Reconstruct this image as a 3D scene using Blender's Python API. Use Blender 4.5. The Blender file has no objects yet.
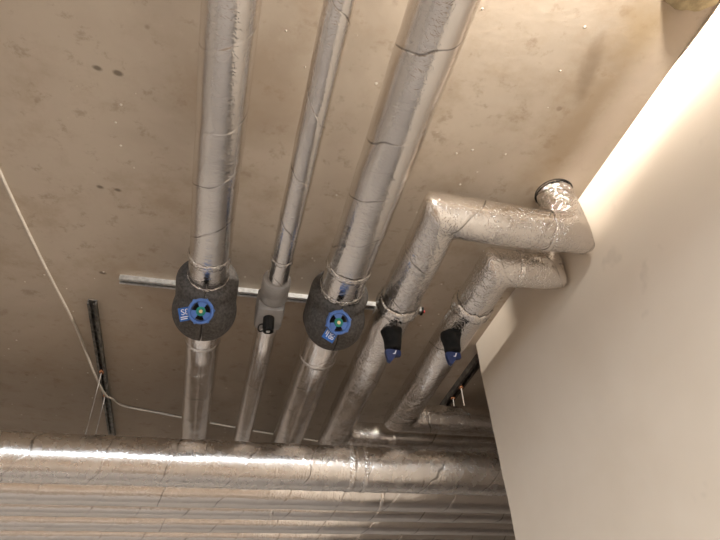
import bpy, bmesh, math, random
from mathutils import Vector, Matrix, noise
random.seed(7)
SC = bpy.context.scene
COL = SC.collection
PI = math.pi
Z0 = 1.6                     # camera height above the floor
CZ = Z0 + 0.90               # ceiling
PZ = Z0 + 0.79               # axis height of the ceiling pipes
WX = 0.704                   # face of the right wall
WEND = 1.303                 # where the right wall ends

# ------------------------------------------------------------------ node helpers
def new_mat(name):
    m = bpy.data.materials.new(name); m.use_nodes = True
    nt = m.node_tree
    for n in list(nt.nodes): nt.nodes.remove(n)
    out = nt.nodes.new('ShaderNodeOutputMaterial')
    b = nt.nodes.new('ShaderNodeBsdfPrincipled')
    nt.links.new(b.outputs[0], out.inputs[0])
    return m, nt, b

class G:
    def __init__(s, nt): s.nt = nt
    def n(s, t, **kw):
        x = s.nt.nodes.new(t)
        for k, v in kw.items():
            if k.startswith('i_'):
                x.inputs[k[2:].replace('_', ' ')].default_value = v
            else: setattr(x, k, v)
        return x
    def l(s, a, b): s.nt.links.new(a, b)
    def math(s, op, a, b=None, c=None, clamp=False):
        x = s.n('ShaderNodeMath', operation=op, use_clamp=clamp)
        for i, q in enumerate((a, b, c)):
            if q is None: continue
            if isinstance(q, (int, float)): x.inputs[i].default_value = q
            else: s.l(q, x.inputs[i])
        return x.outputs[0]
    def mix(s, fac, a, b, blend='MIX'):
        x = s.n('ShaderNodeMix', data_type='RGBA', blend_type=blend)
        for sock, q in ((x.inputs[0], fac), (x.inputs[6], a), (x.inputs[7], b)):
            if isinstance(q, (int, float)): sock.default_value = q
            elif isinstance(q, tuple): sock.default_value = (*q, 1) if len(q) == 3 else q
            else: s.l(q, sock)
        return x.outputs[2]
    def ramp(s, f, lo, hi, a=0.0, b=1.0, smooth=True):
        x = s.n('ShaderNodeMapRange', interpolation_type='SMOOTHSTEP' if smooth else 'LINEAR')
        s.l(f, x.inputs[0])
        for i, v in zip((1, 2, 3, 4), (lo, hi, a, b)): x.inputs[i].default_value = v
        return x.outputs[0]
    def noise(s, vec, scale, detail=3, rough=.55, dist=0):
        x = s.n('ShaderNodeTexNoise'); s.l(vec, x.inputs['Vector'])
        x.inputs['Scale'].default_value = scale; x.inputs['Detail'].default_value = detail
        x.inputs['Roughness'].default_value = rough; x.inputs['Distortion'].default_value = dist
        return x.outputs[0]
    def bump(s, h, strength, dist, prev=None):
        x = s.n('ShaderNodeBump'); x.inputs['Strength'].default_value = strength
        x.inputs['Distance'].default_value = dist; s.l(h, x.inputs['Height'])
        if prev is not None: s.l(prev, x.inputs['Normal'])
        return x.outputs[0]

def plain(name, col, rough=.5, metal=0.0, var=.08, scale=60, bump=.0, spec=.5):
    m, nt, b = new_mat(name); g = G(nt)
    tc = g.n('ShaderNodeTexCoord').outputs['Object']
    f = g.noise(tc, scale, 4)
    lo = tuple(c * (1 - var * 1.5) for c in col); hi = tuple(min(1, c * (1 + var * 1.5)) for c in col)
    g.l(g.mix(g.ramp(f, .3, .7), lo, hi), b.inputs['Base Color'])
    b.inputs['Roughness'].default_value = rough; b.inputs['Metallic'].default_value = metal
    b.inputs['Specular IOR Level'].default_value = spec
    if bump: g.l(g.bump(f, bump, .001), b.inputs['Normal'])
    return m

def foil(name, pitch, slope=1.0, phase=0.0, crumple=.55, ripple=.5, tint=(.83, .805, .785), rough=.20):
    """crinkled aluminium wrap; UV = (turn around the pipe, metres along it, ) """
    m, nt, b = new_mat(name); g = G(nt)
    uv = g.n('ShaderNodeUVMap').outputs[0]
    oc = g.n('ShaderNodeTexCoord').outputs['Object']
    sep = g.n('ShaderNodeSeparateXYZ'); g.l(uv, sep.inputs[0])
    u, v = sep.outputs[0], sep.outputs[1]
    # tape seam: a helix that wanders a little
    w = g.noise(oc, 5, 3)
    t = g.math('ADD', g.math('DIVIDE', v, pitch), g.math('MULTIPLY', u, slope))
    t = g.math('ADD', t, g.math('MULTIPLY_ADD', w, .85, phase))
    fr = g.math('FRACT', t)
    seam = g.ramp(g.math('MULTIPLY', g.math('ABSOLUTE', g.math('SUBTRACT', fr, .5)), pitch), 0.0, .0028, 1, 0)
    brk = g.ramp(g.noise(oc, 16, 3), .42, .58, .12, 1)
    seam = g.math('MULTIPLY', seam, brk)
    lap = g.ramp(fr, .5, .5 + .004 / pitch, 0, 1)
    # ripples across the pipe (short lines around it)
    mp = g.n('ShaderNodeCombineXYZ'); g.l(g.math('MULTIPLY', u, 7.0), mp.inputs[0]); g.l(g.math('MULTIPLY', v, 150.0), mp.inputs[1])
    rip = g.noise(mp.outputs[0], 1.0, 2, .5, .6)
    # crumple: ridged creases (thin lines where a noise field crosses its middle)
    def crease(sc, wdt, dist):
        q = g.noise(oc, sc, 2, .5, dist)
        return g.ramp(g.math('ABSOLUTE', g.math('SUBTRACT', q, .5)), 0, wdt)
    cr = g.math('MULTIPLY', crease(34, .05, .5), crease(75, .07, .3))
    fine = g.noise(oc, 190, 2, .5)
    big = g.noise(oc, 22, 1)
    where = g.ramp(g.noise(oc, 6, 2), .36, .64, .25, 1)     # some stretches smoother
    nrm = g.bump(big, .20, .0030)
    nrm = g.bump(g.math('MULTIPLY', rip, where), ripple, .0007, nrm)
    nrm = g.bump(g.math('MULTIPLY', cr, where), crumple, .0007, nrm)
    nrm = g.bump(g.math('MULTIPLY', fine, where), crumple * .6, .0006, nrm)
    nrm = g.bump(lap, .5, .0010, nrm)
    g.l(nrm, b.inputs['Normal'])
    grime = g.ramp(g.noise(oc, 13, 4, .65), .35, .75)
    colr = g.mix(g.math('MULTIPLY', grime, .18), tint, (.66, .63, .60))
    colr = g.mix(g.math('MULTIPLY', seam, .75), colr, (.10, .09, .08))
    g.l(colr, b.inputs['Base Color'])
    b.inputs['Metallic'].default_value = 1.0
    g.l(g.ramp(g.noise(oc, 35, 3), .3, .75, rough - .03, rough + .06), b.inputs['Roughness'])
    return m

def concrete():
    m, nt, b = new_mat('ceiling_concrete'); g = G(nt)
    oc = g.n('ShaderNodeTexCoord').outputs['Object']
    n1 = g.noise(oc, 1.7, 5, .6, .4); n2 = g.noise(oc, 9, 5, .65); n3 = g.noise(oc, 60, 4, .6)
    c = g.mix(g.ramp(n1, .32, .68), (.395, .333, .268), (.515, .450, .375))
    c = g.mix(g.math('MULTIPLY', g.ramp(n2, .45, .75), .55), c, (.34, .26, .18))
    c = g.mix(g.math('MULTIPLY', g.ramp(n3, .55, .85), .18), c, (.62, .55, .47))
    sep = g.n('ShaderNodeSeparateXYZ'); g.l(oc, sep.inputs[0])
    wob = g.math('MULTIPLY_ADD', g.noise(oc, 14, 4, .65), 1.6, -.8)
    def spot(c, x, y, rx, ry, ang, col, amt, soft=.5, wobble=1.0):
        ca, sa = math.cos(ang), math.sin(ang)
        dx = g.math('SUBTRACT', sep.outputs[0], x); dy = g.math('SUBTRACT', sep.outputs[1], y)
        a = g.math('ADD', g.math('MULTIPLY', dx, ca / rx), g.math('MULTIPLY', dy, sa / rx))
        d = g.math('ADD', g.math('MULTIPLY', dx, -sa / ry), g.math('MULTIPLY', dy, ca / ry))
        r = g.math('SQRT', g.math('ADD', g.math('MULTIPLY', a, a), g.math('MULTIPLY', d, d)))
        r = g.math('ADD', r, g.math('MULTIPLY', wob, wobble))
        return g.mix(g.ramp(r, 1 - soft, 1 + soft, amt, 0), c, col)
    n4 = g.noise(oc, 24, 5, .7)
    c = g.mix(g.math('MULTIPLY', g.ramp(n4, .54, .70), .50), c, (.27, .20, .14))
    c = spot(c, .612, .56, .06, .22, 0, (.31, .23, .145), .65, .8)
    c = spot(c, .565, .45, .013, .055, -.25, (.22, .17, .12), .65, .7)
    c = spot(c, .63, .36, .05, .05, 0, (.40, .30, .17), .5, .8)
    c = spot(c, .0, .62, .10, .10, 0, (.32, .24, .17), .45, .5, .6)
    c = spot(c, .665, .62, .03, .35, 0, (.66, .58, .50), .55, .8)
    for x, y in ((-.242, .618), (-.210, .621), (-.258, .886), (-.225, .888), (-.272, 1.157)):
        c = spot(c, x, y, .007, .0045, .2, (.10, .08, .06), .75, .5, .9)
    vo = g.n('ShaderNodeTexVoronoi'); g.l(oc, vo.inputs['Vector']); vo.inputs['Scale'].default_value = 26
    chip = g.math('MULTIPLY', g.ramp(vo.outputs['Distance'], .045, .075, 1, 0), g.ramp(g.noise(oc, 3, 1), .42, .48))
    c = g.mix(chip, c, (.80, .76, .70))
    vo2 = g.n('ShaderNodeTexVoronoi'); g.l(oc, vo2.inputs['Vector']); vo2.inputs['Scale'].default_value = 10
    pit = g.math('MULTIPLY', g.ramp(vo2.outputs['Distance'], .03, .07, 1, 0), .6)
    c = g.mix(pit, c, (.20, .15, .11))
    g.l(c, b.inputs['Base Color'])
    b.inputs['Roughness'].default_value = .75
    b.inputs['Specular IOR Level'].default_value = .3
    nb = g.bump(n2, .10, .004); nb = g.bump(n3, .12, .0015, nb); nb = g.bump(chip, .8, .002, nb)
    g.l(nb, b.inputs['Normal'])
    return m

def plaster(name, ca, cb, bump=.15):
    m, nt, b = new_mat(name); g = G(nt)
    oc = g.n('ShaderNodeTexCoord').outputs['Object']
    n1 = g.noise(oc, 2.2, 4, .6, .3); n2 = g.noise(oc, 45, 4)
    c = g.mix(g.ramp(n1, .3, .7), ca, cb)
    sm = g.math('MULTIPLY', g.ramp(g.noise(oc, 11, 3), .66, .74), .22)
    c = g.mix(sm, c, tuple(x * .6 for x in ca))
    g.l(c, b.inputs['Base Color']); b.inputs['Roughness'].default_value = .7
    b.inputs['Specular IOR Level'].default_value = .3
    nb = g.bump(n1, .2, .01); nb = g.bump(n2, bump, .001, nb); g.l(nb, b.inputs['Normal'])
    return m

def emit(name, col, s):
    m = bpy.data.materials.new(name); m.use_nodes = True; nt = m.node_tree
    for n in list(nt.nodes): nt.nodes.remove(n)
    o = nt.nodes.new('ShaderNodeOutputMaterial'); e = nt.nodes.new('ShaderNodeEmission')
    e.inputs[0].default_value = (*col, 1); e.inputs[1].default_value = s
    nt.links.new(e.outputs[0], o.inputs[0]); return m

# ------------------------------------------------------------------ object helpers
def mk(name, bm, mat, parent=None, smooth=True, angle=None):
    me = bpy.data.meshes.new(name); bmesh.ops.recalc_face_normals(bm, faces=bm.faces[:])
    bm.to_mesh(me); bm.free()
    for p in me.polygons: p.use_smooth = smooth
    if smooth and angle is not None: me.set_sharp_from_angle(angle=angle)
    me.materials.append(mat)
    o = bpy.data.objects.new(name, me); COL.objects.link(o)
    if parent: o.parent = parent
    return o
def tag(o, label, cat, group=None):
    o['label'] = label; o['category'] = cat
    if group: o['group'] = group
    return o
def thing(name, label, cat, loc, group=None):
    o = bpy.data.objects.new(name, None); o.empty_display_size = .05; COL.objects.link(o); o.location = loc
    return tag(o, label, cat, group)
def under(o, parent):
    """parent keeping world coordinates given as mesh coordinates (parents are never rotated)"""
    o.parent = parent
    p = Vector(); q = parent
    while q is not None: p += q.location; q = q.parent
    if o.type == 'MESH': o.data.transform(Matrix.Translation(-p))
    return o
def struct(o):
    o['kind'] = 'structure'; return o
def box_bm(x0, x1, y0, y1, z0, z1, bm=None, bevel=0):
    bm = bm or bmesh.new()
    r = bmesh.ops.create_cube(bm, size=1)
    bmesh.ops.scale(bm, vec=(x1 - x0, y1 - y0, z1 - z0), verts=r['verts'])
    bmesh.ops.translate(bm, vec=((x0 + x1) / 2, (y0 + y1) / 2, (z0 + z1) / 2), verts=r['verts'])
    if bevel:
        es = list({e for v in r['verts'] for e in v.link_edges})
        bmesh.ops.bevel(bm, geom=es, offset=bevel, segments=2, profile=.5, affect='EDGES')
    return bm
def frame(d):
    d = Vector(d).normalized()
    a = Vector((0, 0, 1)) if abs(d.z) < .9 else Vector((1, 0, 0))
    e1 = d.cross(a).normalized(); e2 = d.cross(e1).normalized()
    return d, e1, e2
def lathe(bm, origin, axis, prof, seg=32, lump=None):
    """prof = [(distance along axis, radius)]; closed at both ends"""
    d, e1, e2 = frame(axis); origin = Vector(origin); rings = []
    for t, r in prof:
        if r < 1e-6: rings.append([bm.verts.new(origin + d * t)]); continue
        ring = []
        for k in range(seg):
            a = 2 * PI * k / seg; rr = r * (lump(a, t) if lump else 1)
            ring.append(bm.verts.new(origin + d * t + (e1 * math.cos(a) + e2 * math.sin(a)) * rr))
        rings.append(ring)
    for A, B in zip(rings, rings[1:]):
        if len(A) == 1 and len(B) == 1: continue
        for k in range(seg):
            j = (k + 1) % seg
            if len(A) == 1: bm.faces.new((A[0], B[k], B[j]))
            elif len(B) == 1: bm.faces.new((A[k], A[j], B[0]))
            else: bm.faces.new((A[k], A[j], B[j], B[k]))
    for R in (rings[0], rings[-1]):
        if len(R) > 2: bm.faces.new(R)
    return bm
def tube(bm, pts, r, seg=10, closed=False):
    pts = [Vector(p) for p in pts]; n = len(pts); rings = []
    d0 = (pts[1] - pts[0]).normalized(); _, e1, e2 = frame(d0)
    for i, p in enumerate(pts):
        if closed: t = (pts[(i + 1) % n] - pts[i - 1]).normalized()
        else: t = (pts[min(i + 1, n - 1)] - pts[max(i - 1, 0)]).normalized()
        e1 = (e1 - t * e1.dot(t)).normalized(); e2 = t.cross(e1)
        rr = r[i] if isinstance(r, (list, tuple)) else r
        rings.append([bm.verts.new(p + (e1 * math.cos(2 * PI * k / seg) + e2 * math.sin(2 * PI * k / seg)) * rr) for k in range(seg)])
    m = n if closed else n - 1
    for i in range(m):
        A, B = rings[i], rings[(i + 1) % n]
        for k in range(seg):
            j = (k + 1) % seg; bm.faces.new((A[k], A[j], B[j], B[k]))
    if not closed:
        bm.faces.new(rings[0]); bm.faces.new(rings[-1])
    return bm
def catmull(P, n=10):
    P = [Vector(p) for p in P]; Q = [P[0] * 2 - P[1]] + P + [P[-1] * 2 - P[-2]]; out = []
    for i in range(1, len(Q) - 2):
        for k in range(n):
            t = k / n; a, b, c, d = Q[i - 1:i + 3]
            out.append(.5 * ((2 * b) + (c - a) * t + (2 * a - 5 * b + 4 * c - d) * t * t + (3 * b - 3 * c + d - a) * t ** 3))
    out.append(P[-1]); return out

def pipe_bm(pts, radii, seg=40, step=.008, amp=.0011, seed=0, smooth_it=4):
    """wrapped pipe along a polyline with mitred, rounded corners; UV = turn, metres"""
    pts = [Vector(p) for p in pts]; n = len(pts)
    if not isinstance(radii, (list, tuple)): radii = [radii] * n
    dirs = [(pts[i + 1] - pts[i]).normalized() for i in range(n - 1)]
    _, e1, e2 = frame(dirs[0])
    offs = [e1 * math.cos(2 * PI * k / seg) + e2 * math.sin(2 * PI * k / seg) for k in range(seg)]
    joints = [[pts[0] + o * radii[0] for o in offs]]
    for i in range(1, n):
        d1 = dirs[i - 1]
        if i < n - 1:
            d2 = dirs[i]; m = (d1 + d2).normalized(); W = []; new = []
            for o in offs:
                w = o + d1 * (-(o.dot(m)) / d1.dot(m))
                W.append(pts[i] + w * radii[i]); new.append((w - d2 * w.dot(d2)).normalized())
            joints.append(W); offs = new
        else:
            joints.append([pts[i] + o * radii[i] for o in offs])
    bm = bmesh.new(); uvl = bm.loops.layers.uv.new('UVMap')
    rings = []; vs = []; dist = 0; near = set()
    for i in range(n - 1):
        L = (pts[i + 1] - pts[i]).length; cnt = max(2, int(L / step))
        for q in range(cnt + (1 if i == n - 2 else 0)):
            t = q / cnt
            ring = [bm.verts.new(a.lerp(b, t)) for a, b in zip(joints[i], joints[i + 1])]
            rr = max(radii)
            turn0 = i > 0 and (dirs[i] - dirs[i - 1]).length > .1 and t * L < rr * .5
            turn1 = i < n - 2 and (dirs[i + 1] - dirs[i]).length > .1 and (1 - t) * L < rr * .5
            if turn0 or turn1: near.update(ring)
            rings.append(ring)
            vs.append([dist + (v.co - pts[i]).dot(dirs[i]) for v in ring])
        dist += L
    for a in range(len(rings) - 1):
        A, B = rings[a], rings[a + 1]
        for k in range(seg):
            j = (k + 1) % seg
            f = bm.faces.new((A[k], A[j], B[j], B[k]))
            for lp, (uu, vv) in zip(f.loops, ((k, vs[a][k]), (k + 1, vs[a][j]), (k + 1, vs[a + 1][j]), (k, vs[a + 1][k]))):
                lp[uvl].uv = (uu / seg, vv)
    for R in (rings[0], rings[-1]): bm.faces.new(R)
    nl = list(near)
    for _ in range(smooth_it):
        if nl: bmesh.ops.smooth_vert(bm, verts=nl, factor=.5, use_axis_x=True, use_axis_y=True, use_axis_z=True)
    bm.normal_update()
    ends = set(rings[0]) | set(rings[-1])
    for v in bm.verts:
        if v in ends: continue
        p = v.co + Vector((seed * 3.1, seed * 1.7, 0)); k = 2.0 if v in near else 1.0
        h = noise.noise(p * 12) * .9 + noise.noise(p * 30) * .45 + noise.noise(p * 60) * .3 * (k - 1)
        v.co += v.normal * (amp * h * k)
    return bm

def collar(parent, p, axis, r, w, mat, seed, lift=.002, name='foil_collar', tilt=0.0):
    """a torn, crumpled band of foil around a pipe"""
    bm = bmesh.new(); uvl = bm.loops.layers.uv.new('UVMap')
    d, e1, e2 = frame(axis); p = Vector(p); seg = 64; prof = ((-.5, .3), (-.42, 1.0), (-.1, 1.25), (.2, 1.1), (.45, 1.6), (.5, .2))
    rings = []
    for t, k in prof:
        ring = []
        for a in range(seg):
            th = 2 * PI * a / seg; c = e1 * math.cos(th) + e2 * math.sin(th)
            jag = noise.noise(Vector((math.cos(th) * 3 + seed, math.sin(th) * 3, t * 2))) * .28 * w + tilt * math.cos(th)
            rr = r + lift * k + lift * (.8 * noise.noise(Vector((math.cos(th) * 7 + seed * 5, math.sin(th) * 7, t * 4))) + .7 * noise.noise(Vector((math.cos(th) * 19 + seed * 5, math.sin(th) * 19, t * 3))))
            ring.append(bm.verts.new(p + d * (t * w + jag) + c * max(rr, r + .0004)))
        rings.append(ring)
    for A, B in zip(rings, rings[1:]):
        for k in range(seg):
            j = (k + 1) % seg; f = bm.faces.new((A[k], A[j], B[j], B[k]))
            for lp, uu in zip(f.loops, ((k, 0), (k + 1, 0), (k + 1, w), (k, w))): lp[uvl].uv = (uu[0] / seg, uu[1])
    o = mk(name, bm, mat); return under(o, parent)

# ------------------------------------------------------------------ materials
M_ceil = concrete()
M_wall = plaster('wall_plaster', (.70, .625, .535), (.755, .685, .60))
M_wall2 = plaster('rear_wall_paint', (.58, .53, .48), (.64, .59, .54))
M_floor = plaster('floor_screed', (.46, .425, .40), (.54, .50, .475), .3)
nt_ = M_floor.node_tree; g_ = G(nt_); b_ = next(n for n in nt_.nodes if n.type == 'BSDF_PRINCIPLED')
src_ = b_.inputs['Base Color'].links[0].from_socket
oc_ = g_.n('ShaderNodeTexCoord').outputs['Object']; sp_ = g_.n('ShaderNodeSeparateXYZ'); g_.l(oc_, sp_.inputs[0])
edge_ = g_.math('ADD', sp_.outputs[1], g_.math('MULTIPLY', g_.noise(oc_, 3, 4), .30))
near_ = g_.ramp(edge_, 1.30, 1.42, 1, 0)
strip_ = g_.math('MULTIPLY', g_.ramp(edge_, .25, .30), g_.ramp(edge_, .50, .55, 1, 0))     # lighter strip, put in to band the cross-pipe reflections
near_ = g_.math('SUBTRACT', near_, g_.math('MULTIPLY', strip_, .7), None, True)
g_.l(g_.mix(near_, src_, (.200, .150, .108)), b_.inputs['Base Color'])  # unseen brown zone, added so the cross pipes reflect a darker floor
M_f = [foil('foil_wrap_a', .125, -1, .10, .22, .65), foil('foil_wrap_b', .145, 1, .55, .25, .5),
       foil('foil_wrap_c', .135, -1, .35, .24, .6), foil('foil_wrap_d', .140, 1, .75, 1.3, .5),
       foil('foil_wrap_e', .135, -1, .2, 1.3, .5)]
M_h = [foil('foil_wrap_main', .165, 1, .05, .22, 1.2, rough=.26), foil('foil_wrap_f', .15, 1, .5, .3, .7), foil('foil_wrap_g', .13, 1, .3, .3, .7)]
M_col = foil('foil_tape', .5, 0, .3, 1.5, .3, tint=(.90, .88, .86), rough=.20)
M_epp = plain('dark_grey_foam', (.072, .066, .062), .75, 0, .25, 200, .5, .3)
M_gap = plain('black_rubber', (.010, .0095, .009), .8, 0, .2, 80, .4, .25)
M_blue = plain('blue_plastic', (.075, .17, .47), .42, 0, .06)
M_tag = plain('blue_card', (.015, .12, .45), .5, 0, .06)
M_dblue = plain('dark_blue_plastic', (.014, .030, .115), .4, 0, .08)
M_green = plain('green_plastic', (.01, .20, .15), .4, 0, .15)
M_brass = plain('brass_screw', (.80, .68, .42), .35, 1, .05)
M_white = plain('white_print', (.82, .82, .82), .6, 0, .02)
M_steel = plain('galvanised_steel', (.62, .63, .63), .38, 1, .12, 90)
M_rod = plain('zinc_rod', (.50, .47, .44), .45, .6, .1)
M_rust = plain('rusty_nut', (.30, .12, .05), .7, .2, .2)
M_red = plain('red_plastic', (.35, .03, .03), .5, 0, .1)
M_grey = plain('grey_tape', (.27, .262, .258), .5, 0, .08, 40, .3)
M_cable = plain('grey_cable_sheath', (.52, .47, .41), .5, 0, .06)
M_foam = plain('yellowed_filler', (.40, .33, .20), .8, 0, .15, 60, .5)
M_house = plain('white_enamel', (.75, .74, .72), .4, 0, .03)

# ------------------------------------------------------------------ setting
T = .12
RX0, RX1, RY0, RY1 = -2.7, 2.7, -2.7, 3.0
def slab(name, a, mat):
    o = mk(name, box_bm(*a), mat, smooth=False); return struct(o)
slab('floor', (RX0 - T, RX1 + T, RY0 - T, RY1 + T, -T, 0), M_floor)
slab('ceiling', (RX0 - T, RX1 + T, RY0 - T, RY1 + T, CZ, CZ + T), M_ceil)
slab('wall_left', (RX0 - T, RX0, RY0, RY1, 0, CZ), M_wall2)
slab('wall_back', (RX0 - T, WX + T, RY0 - T, RY0, 0, CZ), M_wall2)
slab('wall_far', (RX0 - T, RX1 + T, RY1, RY1 + T, 0, CZ), M_wall2)
slab('wall_passage', (RX1, RX1 + T, WEND - T, RY1, 0, CZ), M_wall2)
# right wall: slightly chipped vertical arris where it ends
bm = bmesh.new()
ny = 60; zz = [i * CZ / ny for i in range(ny + 1)]
front = []; back = []
for z in zz:
    e = WEND + .004 * noise.noise(Vector((0, 3, z * 9))) + .0025 * noise.noise(Vector((0, 9, z * 40)))
    front.append([bm.verts.new((WX, RY0, z)), bm.verts.new((WX, e - .004, z)), bm.verts.new((WX + .004, e, z)), bm.verts.new((WX + T, e, z)), bm.verts.new((WX + T, RY0, z))])
for a, b in zip(front, front[1:]):
    for k in range(5):
        j = (k + 1) % 5; bm.faces.new((a[k], a[j], b[j], b[k]))
bm.faces.new(front[0]); bm.faces.new(front[-1])
struct(mk('wall_right', bm, M_wall, smooth=False))
slab('wall_passage_near', (WX + T, RX1 + T, WEND - T, WEND, 0, CZ), M_wall2)

# old filler left on the ceiling by the wall
bm = bmesh.new(); cx, cy = .650, .292
ring = []
for k in range(40):
    a = 2 * PI * k / 40; r = 1 + .22 * noise.noise(Vector((math.cos(a) * 2, math.sin(a) * 2, 4)))
    ring.append((cx + .052 * r * math.cos(a), cy + .030 * r * math.sin(a)))
R0 = [bm.verts.new((x, y, CZ)) for x, y in ring]
R1 = [bm.verts.new((cx + (x - cx) * .93, cy + (y - cy) * .93, CZ - .006)) for x, y in ring]
R2 = [bm.verts.new((cx + (x - cx) * .5, cy + (y - cy) * .5, CZ - .008)) for x, y in ring]
for A, B in ((R0, R1), (R1, R2)):
    for k in range(40):
        j = (k + 1) % 40; bm.faces.new((A[k], A[j], B[j], B[k]))
bm.faces.new(R2); bm.faces.new(R0)
tag(mk('filler_patch', bm, M_foam), 'yellowish patch of filler stuck on the ceiling beside the bright wall', 'filler patch')

# ------------------------------------------------------------------ ceiling pipes
def pipe(name, label, pts, r, mat, seed, amp=.0011, group=None, **kw):
    t = thing(name, label, 'pipe', pts[0], group)
    o = mk('insulation', pipe_bm(pts, r, seed=seed, amp=amp, **kw), mat); under(o, t)
    return t
P1X, P2X, P3X, P4X, P5X = -.034, .106, .243, .379, .547
p1 = pipe('insulated_pipe', 'leftmost foil-wrapped pipe along the ceiling, running through a grey jacket with a blue wheel',
          [(P1X, RY0, PZ), (P1X, RY1, PZ)], .0395, M_f[0], 1)
p2 = pipe('insulated_pipe', 'thinnest foil-wrapped ceiling pipe, carrying the small black drain cap',
          [(P2X, RY0, PZ), (P2X, .96, PZ), (P2X, 1.12, PZ), (P2X, RY1, PZ)], [.0205, .0215, .026, .027], M_f[1], 2)
p3 = pipe('insulated_pipe', 'thick straight foil-wrapped ceiling pipe, third from the left, through the right grey jacket',
          [(P3X, RY0, PZ), (P3X, RY1, PZ)], .0460, M_f[2], 3)
LY4, LY5, RXR = .730, .850, .652
p4 = pipe('insulated_pipe', 'foil-wrapped pipe turning right at a sharp elbow and rising into the ceiling by the wall',
          [(RXR - .010, LY4 - .006, CZ), (RXR, LY4, PZ), (P4X, LY4, PZ), (P4X, 1.695, PZ), (RX1, 1.695, PZ)],
          [.0375, .0385, .0425, .0445, .0400], M_f[3], 4, .0019)
p5 = pipe('insulated_pipe', 'shorter rightmost foil-wrapped pipe whose elbow tucks under the larger elbow',
          [(RXR + .014, LY5, CZ), (RXR + .014, LY5, PZ), (P5X, LY5, PZ), (P5X, 1.549, PZ), (RX1, 1.549, PZ)],
          [.0345, .0355, .0410, .0420, .0400], M_f[4], 5, .0019)
# collars and tape bands
Y = (0, 1, 0); X = (1, 0, 0)
collar(p1, (P1X, .918, PZ), Y, .0396, .016, M_col, 1, .0016)
collar(p1, (P1X, .988, PZ), Y, .0396, .012, M_col, 2, .0018)
collar(p1, (P1X, 1.215, PZ), Y, .0396, .012, M_col, 3, .0010)
collar(p2, (P2X, .905, PZ), Y, .0214, .010, M_col, 4, .0010)
collar(p3, (P3X, .900, PZ), Y, .0461, .014, M_col, 5, .0016)
collar(p3, (P3X, .973, PZ), Y, .0461, .012, M_col, 6, .0016)
collar(p3, (P3X, 1.24, PZ), Y, .0461, .012, M_col, 16, .0010)
collar(p4, (P4X, 1.005, PZ), Y, .0438, .030, M_col, 7, .0036)
collar(p5, (P5X, .985, PZ), Y, .0418, .024, M_col, 8, .0034)
collar(p4, (.600, LY4, PZ), X, .0402, .010, M_col, 9, .0008)
collar(p5, (.588, LY5, PZ), X, .0388, .010, M_col, 10, .0008)
collar(p5, (.67, 1.549, PZ), X, .0402, .014, M_col, 11, .0016)
collar(p5, (.61, 1.549, PZ), X, .0404, .010, M_col, 12, .0014)
collar(p5, (P5X, 1.49, PZ), Y, .0422, .012, M_col, 13, .0010)
collar(p4, (.56, 1.695, PZ), X, .0438, .012, M_col, 14, .0014)
# black sleeve ring where the riser enters the ceiling
bm = bmesh.new()
tube(bm, [(RXR - .010 + .0385 * math.cos(a), LY4 - .006 + .0385 * math.sin(a), CZ - .0012) for a in [2 * PI * k / 48 for k in range(48)]], .0010, 8, True)
o = under(mk('sleeve_ring', bm, M_gap), p4); o['label'] = 'black sealing ring'

# ------------------------------------------------------------------ pipes across the end of the room
runs = [(1.490, .5995, .0570, M_h[0], 'thickest shiny foil-wrapped pipe crossing below the ceiling pipes, nearest the camera'),
        (1.605, .5830, .0500, M_h[1], 'foil-wrapped cross pipe lying directly behind the thickest one'),
        (1.735, .5890, .0430, M_h[2], 'middle one of the five foil-wrapped cross pipes'),
        (1.870, .5890, .0395, M_h[1], 'foil-wrapped cross pipe, fourth from the thickest, with a bright top edge'),
        (1.990, .5880, .0400, M_h[2], 'farthest foil-wrapped cross pipe, along the bottom edge of the photo')]
SL = .0095
cross = []
for i, (y, z, r, m, lab) in enumerate(runs):
    t = pipe('cross_pipe', lab, [(RX0, y, Z0 + z - SL * 2.65), (RX1, y, Z0 + z + SL * 2.75)], r, m, 11 + i, .0012, 'foil-wrapped pipes crossing the room')
    cross.append(t)
def zc(i, x): return Z0 + runs[i][1] + SL * (x + .05)
for k, (i, x, w) in enumerate(((0, .37, .016), (0, .405, .010), (0, -.52, .012), (1, .48, .012), (2, .2, .010))):
    collar(cross[i], (x, runs[i][0], zc(i, x)), X, runs[i][2] + .0002, w, M_col, 20 + k, .0008)

# ------------------------------------------------------------------ struts on the ceiling
def channel(bm, axis, a0, a1, c, w, h, ztop, th=.0022):
    """open-bottomed C strut: back, two sides, two lips"""
    def bx(l0, l1, z0, z1):
        if axis == 'x': box_bm(a0, a1, l0, l1, z0, z1, bm)
        else: box_bm(l0, l1, a0, a1, z0, z1, bm)
    bx(c - w / 2, c + w / 2, ztop - th, ztop)
    bx(c - w / 2, c - w / 2 + th, ztop - h, ztop - th); bx(c + w / 2 - th, c + w / 2, ztop - h, ztop - th)
    bx(c - w / 2 + th, c - w / 2 + w * .3, ztop - h, ztop - h + th); bx(c + w / 2 - w * .3, c + w / 2 - th, ztop - h, ztop - h + th)
    return bm
def rod(t, x, y, z0, z1, r=.0026, nut=None, nutz=None):
    o = under(mk('threaded_rod', lathe(bmesh.new(), (x, y, z0), (0, 0, 1), [(0, r), (z1 - z0, r)], 10), M_rod, angle=.7), t)
    if nut:
        b = lathe(bmesh.new(), (x, y, nutz - .004), (0, 0, 1), [(0, .007), (.008, .007)], 6)
        under(mk('nut', b, nut, smooth=False), t)
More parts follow.
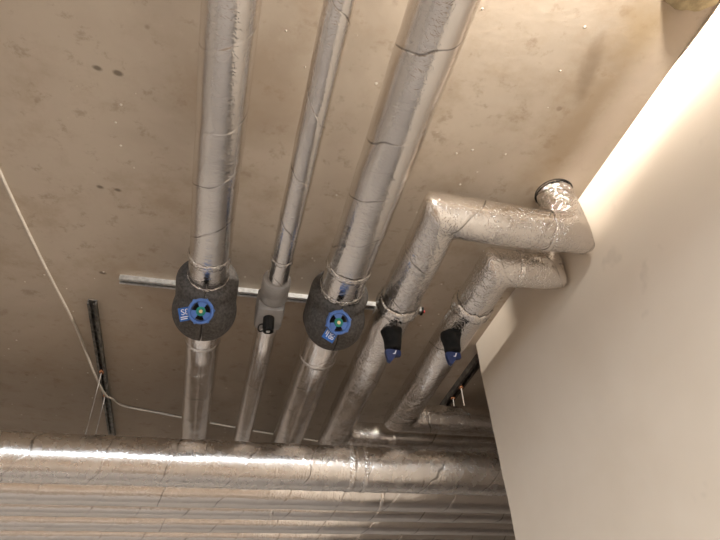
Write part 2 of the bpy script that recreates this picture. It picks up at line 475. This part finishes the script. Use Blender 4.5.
# long rail across the pipes
t = thing('mounting_rail', 'long galvanised channel fixed across the ceiling above the two blue-wheeled valves', 'rail', (-.235, 1.165, CZ))
under(mk('channel', channel(bmesh.new(), 'x', -.235, .495, 1.165, .019, .013, CZ), M_steel, smooth=False), t)
b = box_bm(.495, .502, 1.1555, 1.1745, CZ - .0135, CZ, bevel=.001)
cap = under(mk('end_cap', b, M_gap, smooth=False), t); cap['label'] = 'black end cap'
b = lathe(bmesh.new(), (.502, 1.165, CZ - .0075), (1, 0, 0), [(0, .0045), (.004, .004), (.0055, 0)], 14)
o = under(mk('plug', b, M_red), cap); o['label'] = 'red plug'
for x, r in ((P1X, .0395), (P2X, .026), (P3X, .046), (P4X, .044)):
    rod(t, x, 1.165, PZ + r - .002, CZ - .002)
# left rail along the room with two rods
t = thing('mounting_rail', 'dark channel on the ceiling at left, two thin rods hanging from its slot', 'rail', (-.305, 1.24, CZ))
under(mk('channel', channel(bmesh.new(), 'y', 1.265, 2.02, -.303, .020, .014, CZ), plain('weathered_steel', (.16, .155, .145), .5, .7, .35, 60), smooth=False), t)
rod(t, -.303, 1.585, zc(1, -.3) + .050, CZ - .002, .0013, M_rust, CZ - .014)
rod(t, -.303, 1.722, zc(2, -.3) + .043, CZ - .002, .0013, M_rust, CZ - .014)
# right rail in the passage
t = thing('mounting_rail', 'dark channel on the passage ceiling past the end of the pale wall', 'rail', (.735, 1.36, CZ))
under(mk('channel', channel(bmesh.new(), 'y', 1.33, 1.70, .737, .024, .020, CZ), plain('weathered_steel_passage', (.12, .11, .10), .55, .6, .3, 60), smooth=False), t)
rod(t, .737, 1.505, PZ + .028, CZ - .004, .0022, M_rust, CZ - .020)
rod(t, .737, 1.575, PZ + .031, CZ - .004, .0022, M_rust, CZ - .020)

# cable clipped under the ceiling
c = [(-.455, .62), (-.445, .76), (-.434, .878), (-.412, 1.03), (-.387, 1.186), (-.352, 1.39), (-.323, 1.575), (-.303, 1.70), (-.285, 1.765), (-.254, 1.805), (-.15, 1.838), (-.058, 1.867), (.158, 1.928), (.336, 1.969), (.60, 2.03), (.9, 2.08)]
def cable_z(y): return CZ - .0036 - (.016 if 1.5 < y < 1.75 else 0)
tag(mk('cable', tube(bmesh.new(), catmull([(x, y, cable_z(y)) for x, y in c], 8), .0034, 10), M_cable),
    'thin pale cable running down the left of the ceiling and bending behind the pipes', 'cable')

# ------------------------------------------------------------------ valves in grey jackets
DG = lambda: bpy.context.evaluated_depsgraph_get()
def jacket_mesh(x, r_pipe, cy, R=.0635):
    bm = bmesh.new()
    prof = [(-.074, 0), (-.074, R - .014), (-.070, R - .006), (-.060, R), (.045, R), (.058, R - .005), (.066, R - .016), (.067, 0)]
    lathe(bm, (x, cy, PZ), (0, 1, 0), prof, 48)
    r = bmesh.ops.create_uvsphere(bm, u_segments=40, v_segments=24, radius=.0665)
    bmesh.ops.translate(bm, vec=(x, cy, PZ - .033), verts=r['verts'])
    me = bpy.data.meshes.new('tmp'); bm.to_mesh(me); bm.free()
    o = bpy.data.objects.new('tmp', me); COL.objects.link(o)
    m = o.modifiers.new('r', 'REMESH'); m.mode = 'VOXEL'; m.voxel_size = .0028
    s = o.modifiers.new('s', 'SMOOTH'); s.iterations = 9; s.factor = .5
    bc = lathe(bmesh.new(), (x, cy - .12, PZ), (0, 1, 0), [(0, r_pipe + .0015), (.24, r_pipe + .0015)], 40)
    mc = bpy.data.meshes.new('cut'); bmesh.ops.recalc_face_normals(bc, faces=bc.faces[:]); bc.to_mesh(mc); bc.free()
    oc = bpy.data.objects.new('cut', mc); COL.objects.link(oc)
    bo = o.modifiers.new('b', 'BOOLEAN'); bo.object = oc; bo.operation = 'DIFFERENCE'; bo.solver = 'EXACT'
    bpy.context.view_layer.update()
    out = bpy.data.meshes.new_from_object(o.evaluated_get(DG()))
    bpy.data.objects.remove(o); bpy.data.objects.remove(oc)
    return out
def half(me, x, side):
    bm = bmesh.new(); bm.from_mesh(me)
    r = bmesh.ops.bisect_plane(bm, geom=bm.verts[:] + bm.edges[:] + bm.faces[:], plane_co=(x + side * .0011, 0, 0), plane_no=(side, 0, 0), clear_inner=True)
    es = [e for e in bm.edges if e.is_boundary]
    try: bmesh.ops.holes_fill(bm, edges=es, sides=0)
    except Exception: pass
    return bm
def text_mesh(s, size):
    cu = bpy.data.curves.new('t', 'FONT'); cu.body = s; cu.size = size; cu.extrude = .0003; cu.align_x = 'CENTER'; cu.align_y = 'CENTER'
    o = bpy.data.objects.new('t', cu); COL.objects.link(o); bpy.context.view_layer.update()
    me = bpy.data.meshes.new_from_object(o.evaluated_get(DG())); bpy.data.objects.remove(o)
    return me
def handwheel(t, w, d, spin):
    """w = wheel centre, d = direction the wheel faces"""
    d, e1, e2 = frame(d); w = Vector(w)
    # e1 = sideways, e2 = up the picture
    def P(a, r, h): return w + d * h + (e1 * math.cos(a) + e2 * math.sin(a)) * r
    seg = 72; bm = bmesh.new()
    def lug(a): return max(0, math.cos(6 * (a - spin))) ** 8
    prof = [(.0185, -.009, 0), (.0232, -.009, .6), (.0250, -.005, 1), (.0250, .003, 1), (.0236, .005, .6), (.0200, .005, 0), (.0185, .002, 0), (.0180, -.006, 0)]
    rings = [[bm.verts.new(P(2 * PI * k / seg, r + .0028 * l * lug(2 * PI * k / seg), h)) for k in range(seg)] for r, h, l in prof]
    n = len(rings)
    for i in range(n):
        A, B = rings[i], rings[(i + 1) % n]
        for k in range(seg):
            j = (k + 1) % seg; bm.faces.new((A[k], A[j], B[j], B[k]))
    rim = under(mk('handwheel', bm, M_blue, angle=.8), t); rim['label'] = 'blue six-lobed handwheel'
    # three broad spokes
    for q in range(3):
        a0 = spin + .3 + q * 2 * PI / 3; b = bmesh.new(); top = []; bot = []
        aa = [a0 - .52 + 1.04 * i / 8 for i in range(9)]
        loop = [(a, .0190) for a in aa] + [(a, .0078) for a in reversed(aa)]
        T_ = [b.verts.new(P(a, r, .0015)) for a, r in loop]; B_ = [b.verts.new(P(a, r, -.004)) for a, r in loop]
        b.faces.new(T_); b.faces.new(B_)
        for i in range(len(loop)):
            j = (i + 1) % len(loop); b.faces.new((T_[i], T_[j], B_[j], B_[i]))
        under(mk('spoke', b, M_blue, smooth=False), rim)
    hub = under(mk('hub', lathe(bmesh.new(), w, d, [(-.006, .0092), (.002, .0092), (.0035, .0080), (.0035, .0055), (.002, .0052), (.002, 0)], 24), M_green, angle=.6), rim)
    hub['label'] = 'green hub'
    s = under(mk('screw', lathe(bmesh.new(), w, d, [(.0015, .0036), (.0048, .0036), (.0055, .0028), (.0055, .0014), (.0035, .0012), (.0035, 0)], 16), M_brass, angle=.6), rim)
    s['label'] = 'brass screw'
    stem = under(mk('stem', lathe(bmesh.new(), w - d * .032, d, [(0, .0165), (.022, .0165), (.024, .012), (.027, .012)], 28), M_gap, angle=.6), t)
    stem['label'] = 'black valve stem'
    return d, e1, e2
def card_tag(t, c, d, ex, ey, lw, lh, txt):
    """blue tag with white print; ex along its length, ey across"""
    c = Vector(c); b = bmesh.new(); vs = []
    for h in (0, .0012):
        for sx, sy in ((-1, -1), (1, -1), (1, 1), (-1, 1)):
            vs.append(b.verts.new(c + ex * (sx * lw / 2) + ey * (sy * lh / 2) + d * h))
    for f in ((3, 2, 1, 0), (4, 5, 6, 7), (0, 1, 5, 4), (1, 2, 6, 5), (2, 3, 7, 6), (3, 0, 4, 7)): b.faces.new([vs[i] for i in f])
    card = under(mk('tag', b, M_tag, smooth=False), t); card['label'] = 'blue tag with white print'
    me = text_mesh(txt, lh * .62)
    R = Matrix((ex, ey, d)).transposed().to_4x4()
    me.transform(Matrix.Translation(c + ex * (-lw * .0) + ey * (lh * .14) + d * .0016) @ R)
    b = bmesh.new(); b.from_mesh(me)
    for i, (x0, x1, yy) in enumerate(((-.40, .30, -.20), (-.40, .12, -.34))):
        q = [c + ex * (lw * x) + ey * (lh * (yy + dy)) + d * .0016 for x, dy in ((x0, -.035), (x1, -.035), (x1, .035), (x0, .035))]
        b.faces.new([b.verts.new(p) for p in q])
    under(mk('print', b, M_white, smooth=False), card)
def big_valve(label, x, r_pipe, cy, wheel_x, spin, tag_ang, tag_r, txt, clip):
    t = thing('balancing_valve', label, 'valve', (x, cy, PZ))
    me = jacket_mesh(x, r_pipe, cy)
    for s in (-1, 1):
        under(mk('jacket_half', half(me, x, s), M_epp), t)
    # dark joint between the two halves
    d = Vector((0, -.80, -.60)).normalized()
    b = bmesh.new()
    dn = Vector((wheel_x, cy - .078, PZ - .094))
    dd, e1, e2 = handwheel(t, dn, (0.0, -.80, -.60), spin)
    ex = e1 * math.cos(tag_ang) + e2 * math.sin(tag_ang); ey = d.cross(ex).normalized()
    if ey.z < 0 and abs(ex.x) > .6: ex, ey = -ex, -ey
    dirn = e1 * math.cos(tag_ang) + e2 * math.sin(tag_ang)
    card_tag(t, dn - d * .010 + dirn * tag_r, d, ex, ey, .024, .026, txt)
    # wire clip pinching the halves under the neck
    if clip:
        y0 = cy - .064
        b = box_bm(x - .011, x + .011, y0 - .003, y0, PZ - R_clip, PZ - R_clip + .004, bevel=.0008)
        o = under(mk('clip', b, M_rod, smooth=False), t); o['label'] = 'bright steel clip'
    return t
R_clip = .066
big_valve('left dark grey jacketed valve with blue handwheel, blue tag sticking out sideways', P1X, .0400, 1.060, -.038, .15, PI * .09, .030, 'S8', False)
big_valve('right dark grey jacketed valve with blue handwheel, its blue tag hanging below', P3X, .0465, 1.052, .233, .35, PI * .5 - .45, .030, 'S8', True)

# ------------------------------------------------------------------ small drain valve on the thin pipe
t = thing('drain_valve', 'small grey sleeved valve with a ribbed black cap on the thinnest pipe', 'valve', (P2X, 1.04, PZ))
b = lathe(bmesh.new(), (P2X - .001, .972, PZ), (0, 1, 0), [(0, .0225), (0, .0270), (.003, .0295), (.030, .0305), (.036, .0285), (.040, .0285), (.044, .030), (.060, .0305), (.062, .027)], 36)
under(mk('sleeve', b, M_grey, angle=.7), t)
b = box_bm(P2X - .033, P2X + .026, 1.034, 1.112, PZ - .037, PZ + .026, bevel=.009)
under(mk('body', b, M_grey, angle=.6), t)
ax = Vector((0, .12, -1)).normalized(); o0 = Vector((P2X - .005, 1.062, PZ - .030))
seg = 48; b = bmesh.new()
lathe(b, o0, ax, [(0, .0118), (.030, .0118), (.032, .0108), (.040, .0108), (.040, .0085), (.034, .008), (.034, 0)], 48,
      lump=lambda a, s: 1 + (.05 * (1 if math.cos(14 * a) > 0 else -1) if s > .004 else 0))
o = under(mk('cap', b, M_gap, angle=.5), t); o['label'] = 'ribbed black cap'
b = lathe(bmesh.new(), o0 + ax * .034, ax, [(0, .0045), (.006, .0045), (.006, 0)], 12)
o = under(mk('plug', b, M_steel, angle=.5), o); o['label'] = 'steel plug in the cap'
pts = [o0 + ax * .022 + Vector((-.011, 0, 0)), o0 + ax * .026 + Vector((-.019, 0, 0)), o0 + ax * .036 + Vector((-.0205, 0, 0)), o0 + ax * .041 + Vector((-.016, 0, 0)), o0 + ax * .038 + Vector((-.011, 0, 0))]
o = under(mk('strap', tube(bmesh.new(), catmull(pts, 6), .0016, 8), M_gap), t); o['label'] = 'black cap strap'

# ------------------------------------------------------------------ lever valves poking out of the foil
def lever_valve(label, x, y, lean, rp, seed):
    t = thing('lever_valve', label, 'valve', (x, y, PZ - rp))
    top = Vector((x, y, PZ - rp + .006)); ax = Vector((lean, .06, -1)).normalized()
    d, e1, e2 = frame(ax)
    # torn rubber wrap round the stem
    b = bmesh.new(); seg = 28; rings = []
    for tt, r in ((0, .0215), (.004, .0245), (.010, .0230), (.018, .0205), (.030, .0192), (.042, .0188), (.048, .0175), (.049, .0105), (.045, 0)):
        ring = []
        for k in range(seg):
            a = 2 * PI * k / seg
            rr = r * (1 + .10 * math.cos(3 * a + seed) * max(0, 1 - tt / .03) + .10 * noise.noise(Vector((math.cos(a) * 2 + seed, math.sin(a) * 2, tt * 60))))
            ring.append(b.verts.new(top + ax * (tt + .004 * noise.noise(Vector((math.cos(a) * 2, math.sin(a) * 2 + seed, 0)))) + (e1 * math.cos(a) + e2 * math.sin(a)) * rr))
        rings.append(ring)
    for A, B in zip(rings, rings[1:]):
        for k in range(seg):
            j = (k + 1) % seg; b.faces.new((A[k], A[j], B[j], B[k]))
    b.faces.new(rings[0]); b.faces.new(rings[-1])
    o = under(mk('stem_wrap', b, M_gap), t); o['label'] = 'torn black rubber wrap'
    # torn foil flap around the hole
    # wing handle: wide hub plus one long blade
    hb = bmesh.new(); c = top + ax * .050
    fw = Vector((0, -1, 0)); fw = (fw - ax * fw.dot(ax)).normalized(); sd = ax.cross(fw).normalized()
    out = [(-.0175, -.006), (-.0170, .004), (-.008, .0065), (.009, .0060), (.0175, .0045), (.0185, -.006), (.009, -.010), (-.006, -.010)]
    T0 = [hb.verts.new(c + sd * p + fw * q) for p, q in out]
    T1 = [hb.verts.new(c + sd * (p * .98) + fw * (q * .95) + ax * .013) for p, q in out]
    hb.faces.new(T0); hb.faces.new(T1)
    for i in range(8):
        j = (i + 1) % 8; hb.faces.new((T0[i], T0[j], T1[j], T1[i]))
    bmesh.ops.bevel(hb, geom=hb.edges[:], offset=.0012, segments=2, affect='EDGES')
    h = under(mk('lever', hb, M_dblue, angle=.7), t); h['label'] = 'dark blue wing lever'
    bl = bmesh.new(); side = -1 if sd.x > 0 else 1
    prof = [(.018, .010), (-.004, .012), (-.001, .020), (.008, .031), (.014, .027)]
    A = [bl.verts.new(c + sd * (side * p) + fw * .005 + ax * q) for p, q in prof]; B = [bl.verts.new(c + sd * (side * p) - fw * .005 + ax * q) for p, q in prof]
    bl.faces.new(A); bl.faces.new(B)
    for i in range(5):
        j = (i + 1) % 5; bl.faces.new((A[i], A[j], B[j], B[i]))
    o = under(mk('blade', bl, M_dblue, smooth=False), h)
    # pale printed stroke on the lever
    s = bmesh.new(); z = fw * .0068
    q = [c + sd * (side * a) + z + ax * bb for a, bb in ((-.006, .003), (-.0035, .003), (-.0005, .010), (.003, .011), (.003, .0125), (-.0025, .0122))]
    f = [s.verts.new(p) for p in q]; s.faces.new(f)
    o = under(mk('mark', s, M_white, smooth=False), h); o['label'] = 'white printed stroke'
    return t
lever_valve('black wrapped valve stem with dark blue lever under the pipe of the larger elbow', .377, 1.064, -.02, .0440, 1.3)
lever_valve('black wrapped valve stem with dark blue lever under the pipe of the smaller elbow', .513, 1.056, .02, .0420, 4.1)

# ------------------------------------------------------------------ lamps out of view (the left-side batten is added as fill)
def area_light(parent, name, loc, direction, sx, sy, watts, col):
    ld = bpy.data.lights.new(name, 'AREA'); ld.shape = 'RECTANGLE'; ld.size = sx; ld.size_y = sy; ld.energy = watts; ld.color = col
    o = bpy.data.objects.new(name, ld); COL.objects.link(o)
    o.rotation_euler = Vector(direction).to_track_quat('-Z', 'Y').to_euler()
    o.parent = parent; o.location = Vector(loc) - parent.location
    return o
def trough_lamp(label, x, y0, y1, z, power):
    t = thing('trough_light', label, 'light', (x, (y0 + y1) / 2, z))
    ye = y1 + .07
    b = box_bm(x - .04, x + .04, y0, ye, z - .004, z); box_bm(x - .04, x - .036, y0, ye, z, z + .016, b); box_bm(x + .036, x + .04, y0, ye, z, z + .0165, b)
    box_bm(x - .036, x + .036, ye - .004, ye, z, z + .0185, b)
    under(mk('tray', b, M_house, smooth=False), t)
    b = lathe(bmesh.new(), (x, y0 + .01, z + .018), (0, 1, 0), [(0, .008), (y1 - y0 - .02, .008)], 16)
    o = under(mk('tube', b, emit('tube_warm', (1, .90, .78), 4)), t); o['label'] = 'lit fluorescent tube'
    area_light(t, 'tube_glow', (x - .005, y1 + .004, z + .017), (.25, .97, .02), .075, .022, power, (1, .90, .78))
    for y in (y0 + .15, y1 - .15):
        under(mk('hanger', lathe(bmesh.new(), (x - .038, y, z), (0, 0, 1), [(0, .002), (CZ - z, .002)], 8), M_rod), t)
trough_lamp('open trough lamp hung under the ceiling beside the right wall', .36, -1.25, -.05, PZ + .062, 62)
def batten(label, axis, a0, a1, c, z, power, col):
    """reflector batten along x or y, open downwards"""
    P = (lambda a, q: (a, q)) if axis == 'x' else (lambda a, q: (q, a))
    def bx(l0, l1, w0, w1, z0, z1, bm=None):
        (xa, ya), (xb, yb) = P(l0, w0), P(l1, w1)
        return box_bm(xa, xb, ya, yb, z0, z1, bm)
    cx_, cy_ = P((a0 + a1) / 2, c)
    t = thing('batten_light', label, 'light', (cx_, cy_, z), 'reflector battens around the camera')
    b = bx(a0, a1, c - .065, c + .065, z + .024, z + .034)
    for q in (-1, 1): bx(a0, a1, c + q * .0625 - .0025, c + q * .0625 + .0025, z - .008, z + .024, b)
    bx(a0 - .04, a0, c - .065, c + .065, z - .008, z + .034, b); bx(a1, a1 + .04, c - .065, c + .065, z - .008, z + .034, b)
    under(mk('reflector', b, M_house, smooth=False), t)
    x_, y_ = P(a0, c)
    b = lathe(bmesh.new(), (x_, y_, z), (1, 0, 0) if axis == 'x' else (0, 1, 0), [(0, .013), (a1 - a0, .013)], 16)
    o = under(mk('tube', b, emit('tube_white', col, 4)), t); o['label'] = 'lit fluorescent tube'
    sx, sy = P(a1 - a0, .06)
    area_light(t, 'tube_glow', (cx_, cy_, z - .015), (0, 0, -1), sx, sy, power, col)
    for a in (a0 + .2, a1 - .08):
        x_, y_ = P(a, c)
        under(mk('hanger', lathe(bmesh.new(), (x_, y_, z + .034), (0, 0, 1), [(0, .003), (CZ - z - .034, .003)], 8), M_rod), t)
batten('left white batten lamp of the rear row, hung under the pipes', 'x', -1.95, -.75, -.65, PZ - .115, 45, (1, .955, .895))
batten('right white batten lamp of the rear row, hung under the pipes', 'x', -.62, .58, -.65, PZ - .115, 56, (1, .955, .895))
batten('added white batten lamp, out of view, filling from the left side', 'y', -.35, 1.05, -1.35, PZ - .03, 7, (1, .955, .895))  # added out of view to spread light over floor and right wall
# added unseen rear window; its glowing pane makes the cool cross-pipe highlight
wn = struct(bpy.data.objects.new('added_window_1', None)); COL.objects.link(wn); wn.location = (-.9, RY0, Z0 + .5)
b = bmesh.new()
for x0, x1, z0, z1 in ((-2.35, .60, .42, .46), (-2.35, .60, .85, .89), (-2.35, -2.31,   .46, .85), (.56, .60,   .46, .85), (-1.35, -1.31,   .46, .85), (-.44, -.40, .46, .85)):
    box_bm(x0, x1, RY0, RY0 + .03, Z0 + z0, Z0 + z1, b)
under(mk('added_window_frame', b, M_house, smooth=False), wn)
under(mk('added_window_pane', box_bm(-2.31, .56, RY0 + .004, RY0 + .010, Z0 + .46, Z0 + .85), emit('added_glow_pane', (.72, .86, 1.0), 15), smooth=False), wn)

# ------------------------------------------------------------------ world, camera, view
w = bpy.data.worlds.new('World'); SC.world = w; w.use_nodes = True
w.node_tree.nodes['Background'].inputs[0].default_value = (.5, .45, .4, 1)
w.node_tree.nodes['Background'].inputs[1].default_value = .02
M = Matrix(((0.9694307497550232, 0.11557690203892004, 0.21643937059717078),
            (-0.23999768240043476, 0.6301477609693467, 0.7384544073859531),
            (-0.05104051206476675, -0.7678253571355956, 0.6386228050013257)))
R = Matrix([[M[r][0], -M[r][1], -M[r][2]] for r in range(3)])
cd = bpy.data.cameras.new('camera'); co = bpy.data.objects.new('camera', cd); COL.objects.link(co)
co.matrix_world = Matrix.Translation((0, 0, Z0)) @ R.to_4x4()
cd.sensor_width = 36; cd.lens = 30; cd.clip_start = .01
SC.camera = co
SC.view_settings.view_transform = 'Standard'; SC.view_settings.look = 'None'
SC.view_settings.gamma = 1; SC.view_settings.use_curve_mapping = False
SC.view_settings.exposure = 0.08
SC.cycles.use_denoising = True
SC.cycles.max_bounces = 10; SC.cycles.glossy_bounces = 8; SC.cycles.diffuse_bounces = 5
SC.cycles.sample_clamp_indirect = 2.5
